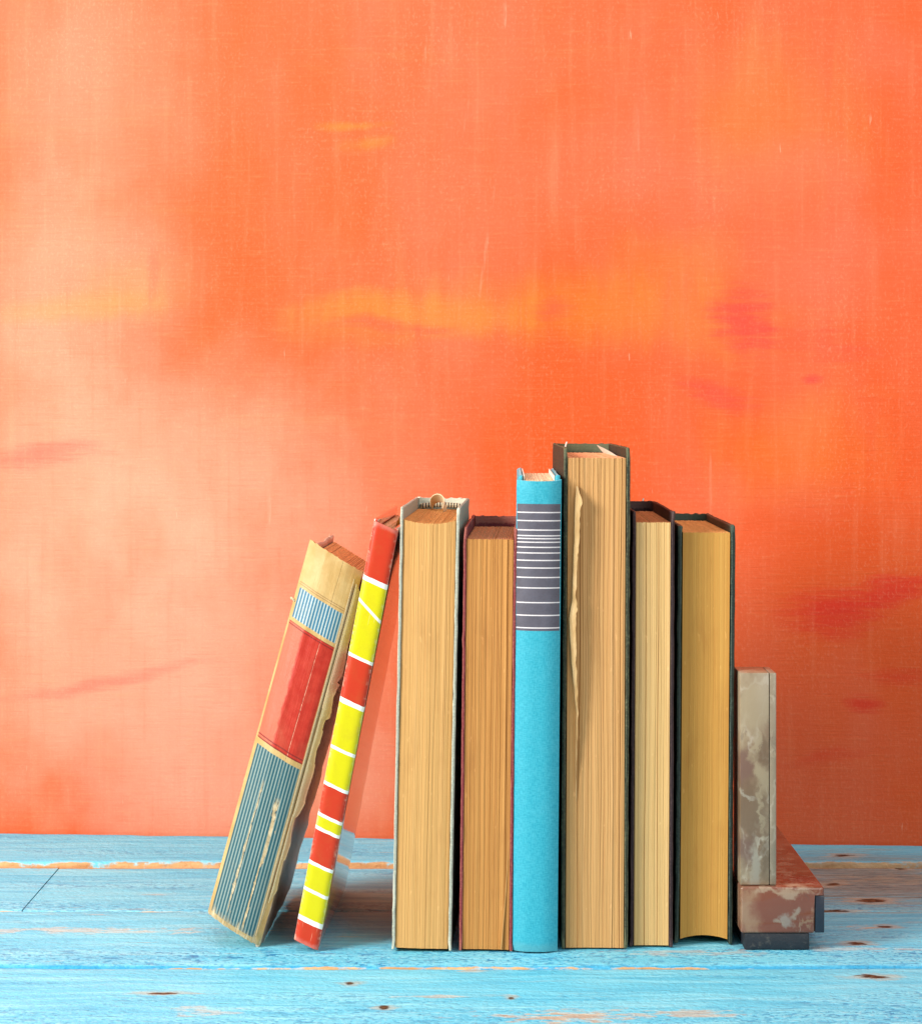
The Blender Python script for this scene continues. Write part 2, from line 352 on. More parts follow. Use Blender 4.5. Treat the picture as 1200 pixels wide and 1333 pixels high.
# ------------------------------------------------------------------ book materials
def paper_mat(name, light, dark, dirt, top=None, lines=1.0, stain=0.3, H=0.19, W=0.02):
    m = M(name); l = m.lc(); xyz = m.sep(l)
    v = m.n('ShaderNodeVectorMath', operation='MULTIPLY_ADD'); m.link(m.noise(m.scale(l, (20, 20, 12)), 1, 2, color=True), v.inputs[0])
    v.inputs[1].default_value = (0.0016, 0, 0); m.link(l, v.inputs[2]); q = v.outputs[0]
    l1 = m.noise(m.scale(q, (2400, 14, 1.6)), 1, 2, 0.6)
    l2 = m.noise(m.scale(q, (620, 10, 1.6), (4, 0, 0)), 1, 3, 0.65)
    l3 = m.noise(m.scale(q, (5000, 60, 9), (1, 2, 0)), 1, 1, 0.5)
    col = m.mix(m.step(l2, 0.26, 0.74, 0.30, 0.82), dark, light)
    col = m.mix(m.step(l1, 0.52, 0.30, 0, 0.48 * lines), col, dirt)
    col = m.mix(m.step(l1, 0.56, 0.74, 0, 0.5 * lines), col, tuple(min(1, c * 1.25 + 0.03) for c in light))
    col = m.mix(m.step(m.noise(m.scale(q, (900, 10, 1.2), (9, 0, 3)), 1, 1, 0.5), 0.29, 0.24, 0, 0.22 * lines), col, tuple(c * 0.5 for c in dirt))
    cl = m.noise(m.scale(l, (90, 40, 26)), 1, 4, 0.6)
    col = m.mix(m.step(cl, 0.48, 0.75, 0, stain), col, dirt)
    sp = m.noise(m.scale(l, (500, 200, 160), (0, 5, 0)), 1, 2)
    col = m.mix(m.step(sp, 0.69, 0.75, 0, 0.3), col, tuple(min(1, c * 1.3 + 0.05) for c in light))
    # grubby margins where hands have held the edge
    ed = m.step(m.math('ABSOLUTE', xyz[0]), W * 0.34, W * 0.49, 0, 0.4)
    col = m.mix(ed, col, dirt)
    col = m.mix(1.0, col, (0.86, 0.85, 0.82), 'MULTIPLY')
    if top is not None:
        nz = m.sep(m.n('ShaderNodeNewGeometry').outputs['Normal'])[2]
        tn = m.noise(m.scale(q, (1500, 90, 90)), 1, 3, 0.6)
        tc = m.mix(m.step(tn, 0.35, 0.7), top, tuple(min(1, c * 1.35) for c in top))
        col = m.mix(m.step(nz, 0.5, 0.8), col, tc)
    h = m.add(m.mul(l1, 0.7), m.add(m.mul(l3, 0.3), m.mul(l2, 0.5)))
    return m.fin(col, 0.75, m.bump(h, 0.0005, 0.7), spec=0.25)
def cloth_mat(name, base, worn, wear=0.5, rough=0.65, sc=1.0, gloss=None, spec=0.22):
    m = M(name); l = m.lc()
    wv = m.mul(m.add(m.math('SINE', m.mul(m.sep(l)[1], 9000)), m.add(m.math('SINE', m.mul(m.sep(l)[2], 9000)), m.math('SINE', m.mul(m.sep(l)[0], 9000)))), 0.16)
    n1 = m.noise(l, 120 * sc, 4, 0.6); n2 = m.noise(l, 900 * sc, 3, 0.6)
    col = m.mix(m.step(n1, 0.35, 0.7, 0, 0.5), base, tuple(c * 0.7 + worn[i] * 0.1 for i, c in enumerate(base)))
    pt = m.n('ShaderNodeNewGeometry').outputs['Pointiness']
    ew = m.add(m.step(pt, 0.515, 0.56, 0, 0.8), m.math('SUBTRACT', n2, 0.55))
    col = m.mix(m.step(ew, 0.1, 0.5, 0, wear), col, worn)
    col = m.mix(m.step(m.add(m.mul(n1, 0.5), m.mul(n2, 0.5)), 0.57, 0.66, 0, wear * 0.5), col, worn)
    return m.fin(col, rough, m.bump(m.add(wv, m.mul(n2, 0.6)), 0.0003, 0.6), spec=spec, coat=gloss)

# ------------------------------------------------------------------ book builders
def page_block(parent, mat, W, v0, v1, z0, z1, concave=0.003, bulge=0.002, N=90, seed=0, amp=0.00022, wav=0.0004, arc=0.0, toparc=0.0, deform=None, rows=16, cracks=()):
    rnd = random.Random(seed); m = Mesh()
    jit = []; g = 0; left = 0
    for i in range(N + 1):
        if left <= 0: g = rnd.uniform(-1, 1) * amp; left = rnd.randint(3, 11)
        left -= 1; jit.append(g + rnd.uniform(-1, 1) * amp * 0.8)
    th = [rnd.uniform(-1, 1) * 0.00016 for _ in range(N + 1)]
    def fr(i, r):
        a = -1 + 2 * i / N; t = r / rows
        edge = 1 - abs(a) ** 6
        u = a * W / 2 + wav * edge * (mnoise.noise(Vector((i * 0.07, t * 2.3, seed))) + 0.35 * mnoise.noise(Vector((i * 0.3, t * 5, seed + 4))))
        j = jit[i] + amp * 0.9 * mnoise.noise(Vector((i * 0.9, t * 4.0, seed + 9)))
        v = v0 + concave * (1 - a * a) + j
        if any(int(c * N) == i for c in cracks): v += 0.0006
        w_ = z0 + (z1 - z0) * t + (th[i] + toparc * (1 - a * a) if r == rows else 0) + (arc * (1 - a * a) if r == 0 else 0)
        return (u, v, w_), (a * W / 2, v0, w_)
    F = m.grid(N, rows, fr)
    K = 6
    def tb(r, w0, sgn):
        def fn(i, k):
            p, l = fr(i, r); a = -1 + 2 * i / N; vb = v1 + bulge * (1 - a * a); t = k / K
            fall = toparc * (1 - a * a) * (1 - t) if r == rows else arc * (1 - a * a) * (1 - t)
            q = (p[0] * (1 - t) + a * W / 2 * t, p[1] * (1 - t) + vb * t, (z1 if r == rows else z0) + th[i] + fall if k else p[2])
            return q, q
        return fn
    T = m.grid(N, K, tb(rows, z1, 1)); B = m.grid(N, K, tb(0, z0, -1))
    m.strip(T[0], B[0]); m.strip(T[N], B[N]); m.strip([r[K] for r in T], [r[K] for r in B])
    return m.build('page_block', mat, parent, smooth=False, deform=deform)

def spine_shell(name, parent, mat, W, v, bulge, H0, H1, th=0.0012, nu=28, nw=40, sgn=-1, p=2.4, rag=0.0003, seed=0, topc=0.0, deform=None, bump=None, shoulder=0.0):
    """curved spine; sgn -1 bulges to the front, +1 to the back"""
    m = Mesh()
    def ed(i, top):
        a = -1 + 2 * i / nu
        n = rag * (mnoise.noise(Vector((i * 0.55, seed, 3 if top else 7))) + 0.6 * mnoise.noise(Vector((i * 1.7, seed, 1))))
        return n + (topc * (1 - a * a) if top else 0)
    def P(i, j, off):
        a = -1 + 2 * i / nu; t = j / nw
        u = math.sin(a * math.pi / 2) * W / 2 if bulge > 0.002 else a * W / 2
        aa = abs(u) / (W / 2)
        vv = v + sgn * bulge * (1 - aa ** p) - sgn * off
        uu = u * (1 - 2 * off / W * 0.9)
        ww = H0 + ed(i, False) + (H1 + ed(i, True) - H0 - ed(i, False)) * t
        l = (u, v, ww)
        if bump and off == 0: vv += sgn * bump(u, ww)
        return (uu, vv, ww), l
    A = m.grid(nu, nw, lambda i, j: P(i, j, 0.0)); B = m.grid(nu, nw, lambda i, j: P(i, j, th))
    m.strip(A[0], B[0]); m.strip(A[nu], B[nu])
    m.strip([r[0] for r in A], [r[0] for r in B]); m.strip([r[nw] for r in A], [r[nw] for r in B])
    return m.build(name, mat, parent, deform=deform, sharp=60)

def place(root, x, y, W, lean, yaw):
    root.location = (x, y, W / 2 * math.sin(R(abs(lean))) + 0.0004)
    root.rotation_euler = (0, R(lean), R(yaw))

def fore_book(label, x, y, W, H, D, lean, yaw, cover, paper, t=0.0022, q=0.004, conc=0.003, z0=0.0012, zt=0.0045, seed=0, arc=0.0, toparc=0.0,
              wav=0.0004, amp=0.00022, flare=(0, 0), wear=0.00028, spine_m=None, N=90, gap=0.0006, cracks=()):
    root = empty('book'); tag(root, label, 'book', group='books standing with their page edges to the front')
    place(root, x, y, W, lean, yaw)
    for sgn in (-1, 1):
        fl = flare[0 if sgn < 0 else 1]
        def df(p, sgn=sgn, fl=fl):
            k = max(0, 1 - p.z / 0.04); f = max(0, 1 - p.y / 0.05)
            return p + Vector((sgn * fl * k * k * f + 0.0002 * mnoise.noise(Vector((seed, p.z * 9, p.y * 16 + sgn))) * (1 - p.y / D), 0, 0))
        box('cover_board', (sgn * W / 2 - (t if sgn > 0 else 0), 0, 0), (sgn * W / 2 + (t if sgn < 0 else 0), D, H), cover, root, bevel=min(0.0009, t * 0.42), seg=3,
            cuts=(0, 14, 44), deform=df, wear=wear, seed=seed + sgn * 3)
    spine_shell('spine', root, spine_m or cover, W - 0.0004, D - 0.0005, 0.0035, 0.0004, H - 0.0003, th=0.0016, sgn=1, seed=seed, rag=0.0006)
    page_block(root, paper, W - 2 * t - 2 * gap, q, D - 0.006, z0, H - zt, conc, 0.003, N, seed, amp, wav, arc, toparc, cracks=cracks)
    return root

# ------------------------------------------------------------------ old leaning book with striped and red printed spine
def old_spine_mat(W, H):
    m = M('worn_printed_spine'); l = m.lc(); xyz = m.sep(l)
    a = m.math('DIVIDE', m.add(xyz[0], W / 2), W)            # 0 left .. 1 right
    t = m.math('SUBTRACT', 1.0, m.math('DIVIDE', xyz[2], H))  # 0 top .. 1 bottom
    wob = m.mul(m.math('SUBTRACT', m.noise(l, 160, 3), 0.5), 0.010)
    tw = m.add(t, m.mul(wob, 0.35)); aw = m.add(a, wob)
    cream = (0.46, 0.275, 0.09); pale = (0.57, 0.385, 0.165)
    stripe = m.step(m.math('SINE', m.mul(m.add(a, m.mul(wob, 0.12)), 2 * math.pi * 18.2)), -0.45, 0.0)
    cs = m.mix(stripe, (0.22, 0.275, 0.245), (0.019, 0.088, 0.112))
    cs2 = m.mix(stripe, (0.40, 0.46, 0.44), (0.035, 0.15, 0.24))
    mott = m.noise(l, 260, 4, 0.65)
    red = m.mix(m.step(mott, 0.3, 0.75), (0.40, 0.022, 0.011), (0.47, 0.038, 0.020))
    fade = m.step(m.add(aw, m.mul(m.math('SUBTRACT', mott, 0.5), 0.10)), 0.335, 0.29)
    red = m.mix(m.mul(fade, 0.62), red, (0.60, 0.18, 0.10))
    crease = m.step(m.math('ABSOLUTE', m.math('SUBTRACT', m.add(aw, m.mul(t, 0.10)), 0.655)), 0.008, 0.002)
    red = m.mix(m.mul(crease, m.step(mott, 0.38, 0.6, 0.1, 0.8)), red, (0.84, 0.42, 0.27))
    col = m.mix(m.step(m.noise(l, 70, 4, 0.6), 0.35, 0.7), cream, pale)
    def inband(lo, hi): return m.mul(m.step(tw, lo - 0.0012, lo + 0.0012), m.step(tw, hi + 0.0012, hi - 0.0012))
    inner = m.mul(m.step(aw, 0.045, 0.065), m.step(aw, 0.885, 0.865))
    innerr = m.mul(m.step(aw, 0.020, 0.04), m.step(aw, 0.890, 0.870))
    for lo in (0.1075, 0.1130): col = m.mix(m.mul(inband(lo, lo + 0.002), m.mul(innerr, 0.75)), col, (0.20, 0.10, 0.04))
    col = m.mix(m.mul(inband(0.122, 0.200), inner), col, cs2)
    col = m.mix(m.mul(inband(0.211, 0.522), innerr), col, red)
    for lo, hi in ((0.2105, 0.2125), (0.2165, 0.2195), (0.510, 0.5135), (0.519, 0.5225)): col = m.mix(m.mul(inband(lo, hi), m.mul(innerr, 0.85)), col, (0.17, 0.012, 0.012))
    col = m.mix(m.mul(inband(0.537, 0.985), inner), col, cs)
    # rubbed streaks, frayed ends
    sv = m.noise(m.scale(l, (900, 50, 70)), 1, 4, 0.65)
    big = m.noise(m.scale(l, (260, 50, 38), (3, 0, 5)), 1, 3, 0.6)
    def streak(c, wd, t0, t1, k):
        d = m.math('ABSOLUTE', m.math('SUBTRACT', m.add(a, m.mul(m.math('SUBTRACT', big, 0.5), 0.16)), c))
        f = m.add(m.step(d, wd, 0.0), m.add(m.mul(m.math('SUBTRACT', sv, 0.5), 2.4), m.mul(m.math('SUBTRACT', mott, 0.5), 1.6)))
        f = m.mul(m.step(f, 0.55, 0.75), m.step(d, wd * 1.5, wd * 0.8))
        return m.mul(m.mul(f, k), m.mul(m.step(t, t0, t0 + 0.04), m.step(t, t1, t1 - 0.03)))
    w_ = m.math('MAXIMUM', streak(0.655, 0.060, 0.62, 0.99, 1.0), streak(0.33, 0.040, 0.60, 0.97, 0.8))
    w_ = m.math('MAXIMUM', w_, m.mul(m.step(m.add(t, m.mul(m.math('SUBTRACT', sv, 0.5), 0.10)), 0.968, 1.005), 1.0))
    w_ = m.math('MAXIMUM', w_, m.mul(m.step(m.add(m.mul(sv, .6), m.mul(mott, .4)), 0.625, 0.68), m.step(t, 0.45, 0.62)))
    col = m.mix(w_, col, m.mix(m.step(mott, 0.35, 0.7), (0.40, 0.28, 0.14), (0.60, 0.47, 0.29)))
    grime = m.step(m.noise(l, 40, 4, 0.6), 0.5, 0.8, 0, 0.22)
    col = m.mix(grime, col, (0.36, 0.24, 0.12))
    h = m.add(m.mul(sv, 0.5), m.add(m.mul(w_, -0.7), m.add(m.mul(crease, -0.6), m.mul(mott, 0.3))))
    return m.fin(col, m.add(0.42, m.mul(w_, 0.35)), m.bump(h, 0.0005, 0.8), spec=0.25)

def build_old():
    W, H, D, k = 0.0262, 0.1700, 0.115, 0.28
    root = empty('book', (-0.0878, 0.006, 0.0003), (0, R(15.4), R(-2.2)))
    tag(root, 'worn old book leaning far right, blue striped spine with red panel', 'book')
    sh = lambda p: Vector((p.x - W / 2, p.y + 0.10 * (W / 2 - p.x) * 1.0, p.z + k * (W / 2 - p.x)))
    cream = cloth_mat('aged_cream_paper', (0.50, 0.36, 0.19), (0.72, 0.58, 0.36), 0.6, 0.7)
    side = cloth_mat('faded_grey_board', (0.36, 0.31, 0.25), (0.60, 0.52, 0.38), 0.6, 0.33, spec=0.6)
    pp = paper_mat('browned_paper', (0.62, 0.38, 0.17), (0.50, 0.26, 0.09), (0.34, 0.15, 0.05), top=(0.58, 0.32, 0.12), W=W)
    dent = lambda u, z: 0.0003 * mnoise.noise(Vector((u * 300, z * 60, 2))) - 0.0012 * max(0, 1 - z / 0.006) + 0.00035 * math.exp(-((u + 0.004) / 0.001) ** 2)
    spine_shell('spine', root, old_spine_mat(W, H), W, 0.0, 0.0045, 0.0004, H, th=0.0011, nu=40, nw=110, p=2.6, rag=0.0006, seed=4, deform=sh, bump=dent)
    for s in (-1, 1):
        box('cover_board', (s * W / 2 - (0.002 if s > 0 else 0), 0.0025, 0), (s * W / 2 + (0.002 if s < 0 else 0), D, H - 0.0040), side, root, bevel=0.0008, seg=3, cuts=(0, 10, 40),
            wear=0.0009, seed=s + 20, deform=sh)
    page_block(root, pp, W - 0.0052, 0.0008, D - 0.003, 0.003, H - 0.0058, -0.002, 0.0, 70, 31, deform=sh, rows=10)
    # torn paper hinge hanging out along the right shoulder of the spine
    rnd = random.Random(8)
    for s, (za, zb, w0, lift, u0) in enumerate(((0.1655, 0.004, 0.0030, 0.0004, 0.0028), (0.1640, 0.108, 0.0050, 0.0014, 0.0012), (0.121, 0.056, 0.0042, 0.0011, 0.0010), (0.060, 0.020, 0.0026, 0.0005, 0.0012))):
        m = Mesh(); n = 90
        def env(i):
            t = i / n
            return min(1, (t / 0.10) ** 0.7 + 0.02) * min(1, ((1 - t) / 0.16) ** 0.8 + 0.02)
        ws = []; cur = 0.7; tgt = 0.8; k_ = 0
        for i in range(n + 1):
            if k_ <= 0:
                k_ = rnd.randint(2, 16); tgt = rnd.uniform(0.45, 1.15)
                if rnd.random() < 0.35: cur = rnd.uniform(0.4, 1.1)
                stp = (tgt - cur) / k_
            cur += stp; k_ -= 1
            ws.append(max(0.0003, w0 * env(i) * (cur + 0.10 * mnoise.noise(Vector((i * 0.7, s * 7, 5))))))
        def fn(i, j):
            z = za + (zb - za) * i / n; t = j / 4
            u = W / 2 - u0 + t * ws[i] * 0.75 + lift * t * env(i) * 0.5
            v = -0.0024 - s * 0.0002 + (u - W / 2 + u0) * 0.55 + t * t * ws[i] * 0.55
            return (u, v, z), (u, v, z)
        def fn2(i, j):
            p, l = fn(i, j); return (p[0] - 0.0001, p[1] + 0.0003, p[2]), l
        A = m.grid(n, 4, fn); B = m.grid(n, 4, fn2); m.strip([r[4] for r in A], [r[4] for r in B]); m.strip([r[0] for r in A], [r[0] for r in B]); m.strip(A[0], B[0]); m.strip(A[n], B[n])
        m.build('torn_hinge_paper', cream, root, deform=sh)
    # a loose binding thread at the left edge
    th = Mesh(); pts = [(-W / 2 + 0.0006, -0.0006, 0.1425), (-W / 2 - 0.0006, -0.001, 0.1429), (-W / 2 - 0.0014, -0.001, 0.1426)]
    tube(th, pts, 0.00055); th.build('loose_thread', cream, root, deform=sh)
    return root

def tube(m, pts, r, n=8, sub=6):
    P = [Vector(p) for p in pts]; path = []
    for i in range(len(P) - 1):
        p0, p1, p2, p3 = P[max(i - 1, 0)], P[i], P[i + 1], P[min(i + 2, len(P) - 1)]
        for k in range(sub):
            t = k / sub
            path.append(0.5 * ((2 * p1) + (p2 - p0) * t + (2 * p0 - 5 * p1 + 4 * p2 - p3) * t * t + (3 * p1 - p0 - 3 * p2 + p3) * t ** 3))
    path.append(P[-1]); rings = []
    for i, p in enumerate(path):
        d = (path[min(i + 1, len(path) - 1)] - path[max(i - 1, 0)]).normalized()
        a = d.orthogonal().normalized(); b = d.cross(a)
        if rings:
            a = (pa - d * pa.dot(d)).normalized(); b = d.cross(a)
        pa = a
        rings.append([m.vert(p + r * (a * math.cos(2 * math.pi * q / n) + b * math.sin(2 * math.pi * q / n))) for q in range(n)])
    for i in range(len(rings) - 1):
        for q in range(n): m.f.append((rings[i][q], rings[i][(q + 1) % n], rings[i + 1][(q + 1) % n], rings[i + 1][q]))
    m.f.append(rings[0][::-1]); m.f.append(rings[-1])

# ------------------------------------------------------------------ red and yellow glossy book
RED, YEL, WHT = (0.50, 0.034, 0.010), (0.58, 0.515, 0.003), (0.86, 0.84, 0.76)
def banded_mat(H, W, board=False):
    m = M('glossy_banded_board' if board else 'glossy_banded_spine'); l = m.lc(); xyz = m.sep(l)
    t = m.math('SUBTRACT', 1.0, m.math('DIVIDE', xyz[2], H))
    seq = [(0.0, RED), (0.132, WHT), (0.1415, YEL), (0.314, WHT), (0.3235, RED), (0.421, WHT), (0.4305, YEL), (0.5345, WHT), (0.5415, YEL), (0.618, WHT), (0.6275, RED), (0.694, WHT),
           (0.7030, YEL), (0.7236, WHT), (0.7335, RED), (0.805, WHT), (0.8140, YEL), (0.869, WHT), (0.8775, YEL), (0.936, WHT), (0.9455, RED)]
    wob = m.mul(m.math('SUBTRACT', m.noise(l, 200, 2), 0.5), 0.004)
    print_ = m.ramp(m.add(t, wob), seq, True)
    ds = m.math('ABSOLUTE', m.math('SUBTRACT', t, m.add(0.206, m.mul(m.math('DIVIDE', xyz[0], W), 0.030))))
    col = m.mix(m.step(ds, 0.0045, 0.0032), print_, WHT) if not board else print_
    n = m.noise(l, 500, 3, 0.6)
    if board:
        sd = m.math('GREATER_THAN', xyz[1], 0.0065)
        lowmix = m.mul(m.step(m.add(t, m.mul(xyz[1], 2.0)), 0.86, 0.93), m.step(t, 0.945, 0.94))
        big = m.mix(lowmix, RED, (0.62, 0.50, 0.01))
        col = m.mix(sd, col, big)
    dt = m.noise(l, 90, 5, 0.7)
    col = m.mix(m.step(dt, 0.45, 0.78, 0, 0.22), col, (0.34, 0.14, 0.03))
    rub = m.mul(m.step(m.math('ABSOLUTE', xyz[0]), W * 0.36, W * 0.5), m.step(n, 0.48, 0.66, 0, 0.35))
    col = m.mix(rub, col, (0.80, 0.66, 0.45))
    pt = m.n('ShaderNodeNewGeometry').outputs['Pointiness']
    e = m.mul(m.step(m.add(pt, m.mul(m.math('SUBTRACT', n, 0.5), 0.06)), 0.54, 0.58), 0.12)
    col = m.mix(e, col, (0.85, 0.72, 0.62))
    col = m.mix(m.step(m.noise(m.scale(l, (900, 60, 60)), 1, 3), 0.66, 0.74, 0, 0.25), col, (0.85, 0.6, 0.4))
    return m.fin(col, 0.38 if not board else 0.30, m.bump(m.noise(l, 160, 3), 0.0004, 0.35), spec=0.5 if board else 0.25, coat=1.0 if board else 0.08, coat_r=0.06 if board else 0.2)

def build_banded():
    W, H, D, k = 0.0112, 0.1862, 0.140, 0.25
    root = empty('book', (-0.0619, -0.0016, 0.0003), (0, R(10.8), R(-2.2)))
    tag(root, 'thin glossy book with red and yellow banded spine, leaning on the pale grey one', 'book')
    sh = lambda p: Vector((p.x - W / 2, p.y, p.z + k * (W / 2 - p.x)))
    bm_ = banded_mat(H, W, True)
    spine_shell('spine', root, banded_mat(H, W), W, 0.0, 0.0014, 0.0003, H - 0.001, th=0.001, nu=24, nw=60, p=5, rag=0.0002, seed=2, deform=sh)
    for s in (-1, 1):
        box('cover_board', (s * W / 2 - (0.0018 if s > 0 else 0), 0.0006, 0), (s * W / 2 + (0.0018 if s < 0 else 0), D, H), bm_, root, bevel=0.0006, seg=3, cuts=(0, 10, 30), wear=0.0002, seed=s + 40, deform=sh)
    pp = paper_mat('warm_paper', (0.72, 0.50, 0.30), (0.60, 0.36, 0.18), (0.45, 0.22, 0.1), top=(0.72, 0.42, 0.25), W=W)
    page_block(root, pp, W - 0.0044, 0.003, D - 0.004, 0.003, H - 0.0035, -0.001, 0.0, 40, 77, deform=sh, rows=6)
    # slip of yellow paper standing out of the top
    mk = Mesh()
    for o_ in (0.0, 0.0003): mk.grid(6, 4, lambda i, j: (0.0008 + o_ + 0.0005 * i / 6 + 0.0006 * j / 4, 0.055 + 0.028 * i / 6, H - 0.012 + 0.0155 * (j / 4) * (0.7 + 0.3 * i / 6)))
    yb = M('yellow_slip'); ys = yb.fin(yb.mix(yb.noise(yb.lc(), 300, 3), (0.75, 0.36, 0.03), (0.82, 0.46, 0.06)), 0.6)
    mk.build('bookmark', ys, root, deform=sh, fix=False)
    return root

# ------------------------------------------------------------------ blue cloth book
BLUE_LINES = [669.1, 679.9, 692.1, 699.5, 703.3, 708, 714.6, 722, 731.7, 741.6, 754, 767.7, 786.8, 803.5, 819.9]
def blue_mat(W, H, plain=False):
    m = M('blue_book_cloth' if plain else 'blue_cloth_labelled_spine'); l = m.lc(); xyz = m.sep(l)
    n1 = m.noise(l, 140, 4, 0.6); nw = m.noise(m.scale(l, (2600, 300, 500)), 1, 2); nh = m.noise(m.scale(l, (500, 300, 2600)), 1, 2)
    wv = m.mul(m.add(nw, nh), 0.5)
    col = m.mix(m.step(wv, 0.38, 0.62), (0.012, 0.290, 0.390), (0.040, 0.375, 0.475))
    col = m.mix(m.step(n1, 0.4, 0.75, 0, 0.12), col, (0.12, 0.48, 0.58))
    if not plain:
        z = m.math('DIVIDE', xyz[2], H)
        f = lambda y: (1244 - y) / (1244 - 626)
        lab = m.mul(m.step(z, f(824.2), f(823.4)), m.step(z, f(657.6), f(658.4)))
        lab = m.mul(lab, m.step(m.math('ABSOLUTE', m.math('DIVIDE', xyz[0], W)), 0.486, 0.480))
        ink = m.mix(m.step(n1, 0.3, 0.7), (0.078, 0.070, 0.090), (0.100, 0.092, 0.118))
        ln = 0.0
        for y in BLUE_LINES:
            d = m.step(m.math('ABSOLUTE', m.math('SUBTRACT', z, f(y))), 0.00165, 0.0008)
            ln = d if ln == 0.0 else m.math('MAXIMUM', ln, d)
        ink = m.mix(m.mul(ln, m.step(nw, 0.25, 0.45, 0.7, 0.95)), ink, (0.72, 0.66, 0.66))
        col = m.mix(m.mul(lab, m.step(wv, 0.30, 0.40, 0.88, 1)), col, ink)
        # rubbed tail and head caps
        e = m.step(m.add(z, m.mul(m.math('SUBTRACT', n1, 0.5), 0.03)), 0.026, 0.008, 0, 0.28)
        col = m.mix(e, col, (0.20, 0.42, 0.40))
    return m.fin(col, 0.62, m.bump(m.add(wv, m.mul(n1, 0.2)), 0.0004, 0.5), spec=0.35, Sheen_Weight=0.25, Sheen_Roughness=0.4)
def build_blue():
    W, H, D = 0.0194, 0.2043, 0.130
    root = empty('book'); tag(root, 'bright blue cloth book with dark ruled label, spine to the front', 'book')
    place(root, 0.0320, -0.0030, W, 0.5, -1.0)
    spine_shell('spine', root, blue_mat(W, H), W, 0.0, 0.0034, 0.0002, H, th=0.0014, nu=40, nw=70, p=2.6, rag=0.00012, seed=9, topc=-0.0008,
                bump=lambda u, z: -0.0011 * max(0, 1 - z / 0.004) ** 2 - 0.0008 * max(0, 1 - (H - z) / 0.003) ** 2 + 0.00008 * mnoise.noise(Vector((u * 200, z * 40, 0))))
    pb = blue_mat(W, H, True)
    for s in (-1, 1):
        box('cover_board', (s * (W / 2 - 0.0006) - (0.0021 if s > 0 else 0), 0.0018, 0), (s * (W / 2 - 0.0006) + (0.0021 if s < 0 else 0), D, H + 0.0016), pb, root, bevel=0.0008, seg=3, cuts=(0, 8, 20), wear=0.0003, seed=s + 60)
        box('endpaper', (s * (W / 2 - 0.0032) - 0.0002, 0.004, 0.003), (s * (W / 2 - 0.0032) + 0.0002, D - 0.004, H + 0.0016), white_paper, root, bevel=0)
    pp = paper_mat('cream_paper', (0.78, 0.66, 0.46), (0.66, 0.50, 0.30), (0.5, 0.35, 0.18), top=(0.74, 0.58, 0.38), W=W)
    page_block(root, pp, W - 0.0074, 0.001, D - 0.004, 0.003, H - 0.0006, -0.002, -0.003, 60, 91, rows=6)
    return root
wp = M('white_endpaper'); white_paper = wp.fin(wp.mix(wp.noise(wp.oc(), 200, 3), (0.74, 0.70, 0.60), (0.84, 0.82, 0.74)), 0.7)

# ------------------------------------------------------------------ build the row
build_old(); build_banded()

grey = cloth_mat('pale_grey_green_cloth', (0.36, 0.36, 0.29), (0.62, 0.60, 0.47), 0.75, 0.7)
b3 = fore_book('thick pale grey bound book with a ribbon loop on its top edge', -0.0171, -0.003, 0.0256, 0.1920, 0.122, 1.1, -2.2, grey,
    paper_mat('tan_fore_edge', (0.720, 0.400, 0.147), (0.60, 0.325, 0.10), (0.400, 0.177, 0.048), top=(0.50, 0.25, 0.075), W=0.0256, lines=0.8),
    t=0.0013, conc=-0.0008, seed=3, z0=0.0010, zt=0.0055, toparc=-0.0016, q=0.0010, N=110, gap=0.0002, amp=0.00008)
hb = Mesh(); W3 = 0.0256
hm = M('striped_headband'); hl = hm.lc(); hs = hm.step(hm.math('SINE', hm.mul(hm.sep(hl)[0], 2 * math.pi / 0.00135)), -0.1, 0.15)
hbm = hm.fin(hm.mix(hs, (0.55, 0.46, 0.30), (0.035, 0.028, 0.022)), 0.7)
tube(hb, [(-W3 / 2 + 0.0028, 0.1155, 0.1878), (-W3 / 4, 0.1180, 0.1884), (0, 0.1188, 0.1886), (W3 / 4, 0.1180, 0.1884), (W3 / 2 - 0.0028, 0.1155, 0.1878)], 0.0012, 8, 12)
hb.build('headband', hbm, b3)
rb = Mesh()
rp = [(-0.0050, 0.1150, 0.1872), (-0.0046, 0.1110, 0.1900), (-0.0028, 0.1080, 0.1918), (-0.0004, 0.1060, 0.1922), (0.0016, 0.1040, 0.1908), (0.0020, 0.1010, 0.1885), (0.0016, 0.0960, 0.1860)]
def ribbon(m, pts, wd, th=0.0004, sub=6, wdir=(0.25, 0.97, 0.1)):
    P = [Vector(p) for p in pts]; path = []
    for i in range(len(P) - 1):
        p0, p1, p2, p3 = P[max(i - 1, 0)], P[i], P[i + 1], P[min(i + 2, len(P) - 1)]
        for k in range(sub):
            t = k / sub; path.append(0.5 * ((2 * p1) + (p2 - p0) * t + (2 * p0 - 5 * p1 + 4 * p2 - p3) * t * t + (3 * p1 - p0 - 3 * p2 + p3) * t ** 3))
    path.append(P[-1]); wd_ = Vector(wdir).normalized(); R_ = []
    for i, p in enumerate(path):
        d = (path[min(i + 1, len(path) - 1)] - path[max(i - 1, 0)]).normalized(); nn = d.cross(wd_).normalized()
        R_.append([m.vert(p + wd_ * wd * a + nn * th * b) for a, b in ((-.5, -.5), (.5, -.5), (.5, .5), (-.5, .5))])
    for i in range(len(R_) - 1):
        for q in range(4): m.f.append((R_[i][q], R_[i][(q + 1) % 4], R_[i + 1][(q + 1) % 4], R_[i + 1][q]))
    m.f.append(R_[0][::-1]); m.f.append(R_[-1])
ribbon(rb, rp, 0.0090, wdir=(0.1, 0.9, -0.45)); rm = M('cream_ribbon')
rb.build('ribbon_marker', rm.fin(rm.mix(rm.noise(rm.scale(rm.lc(), (300, 2000, 300)), 1, 2), (0.60, 0.44, 0.24), (0.78, 0.64, 0.42)), 0.6), b3)

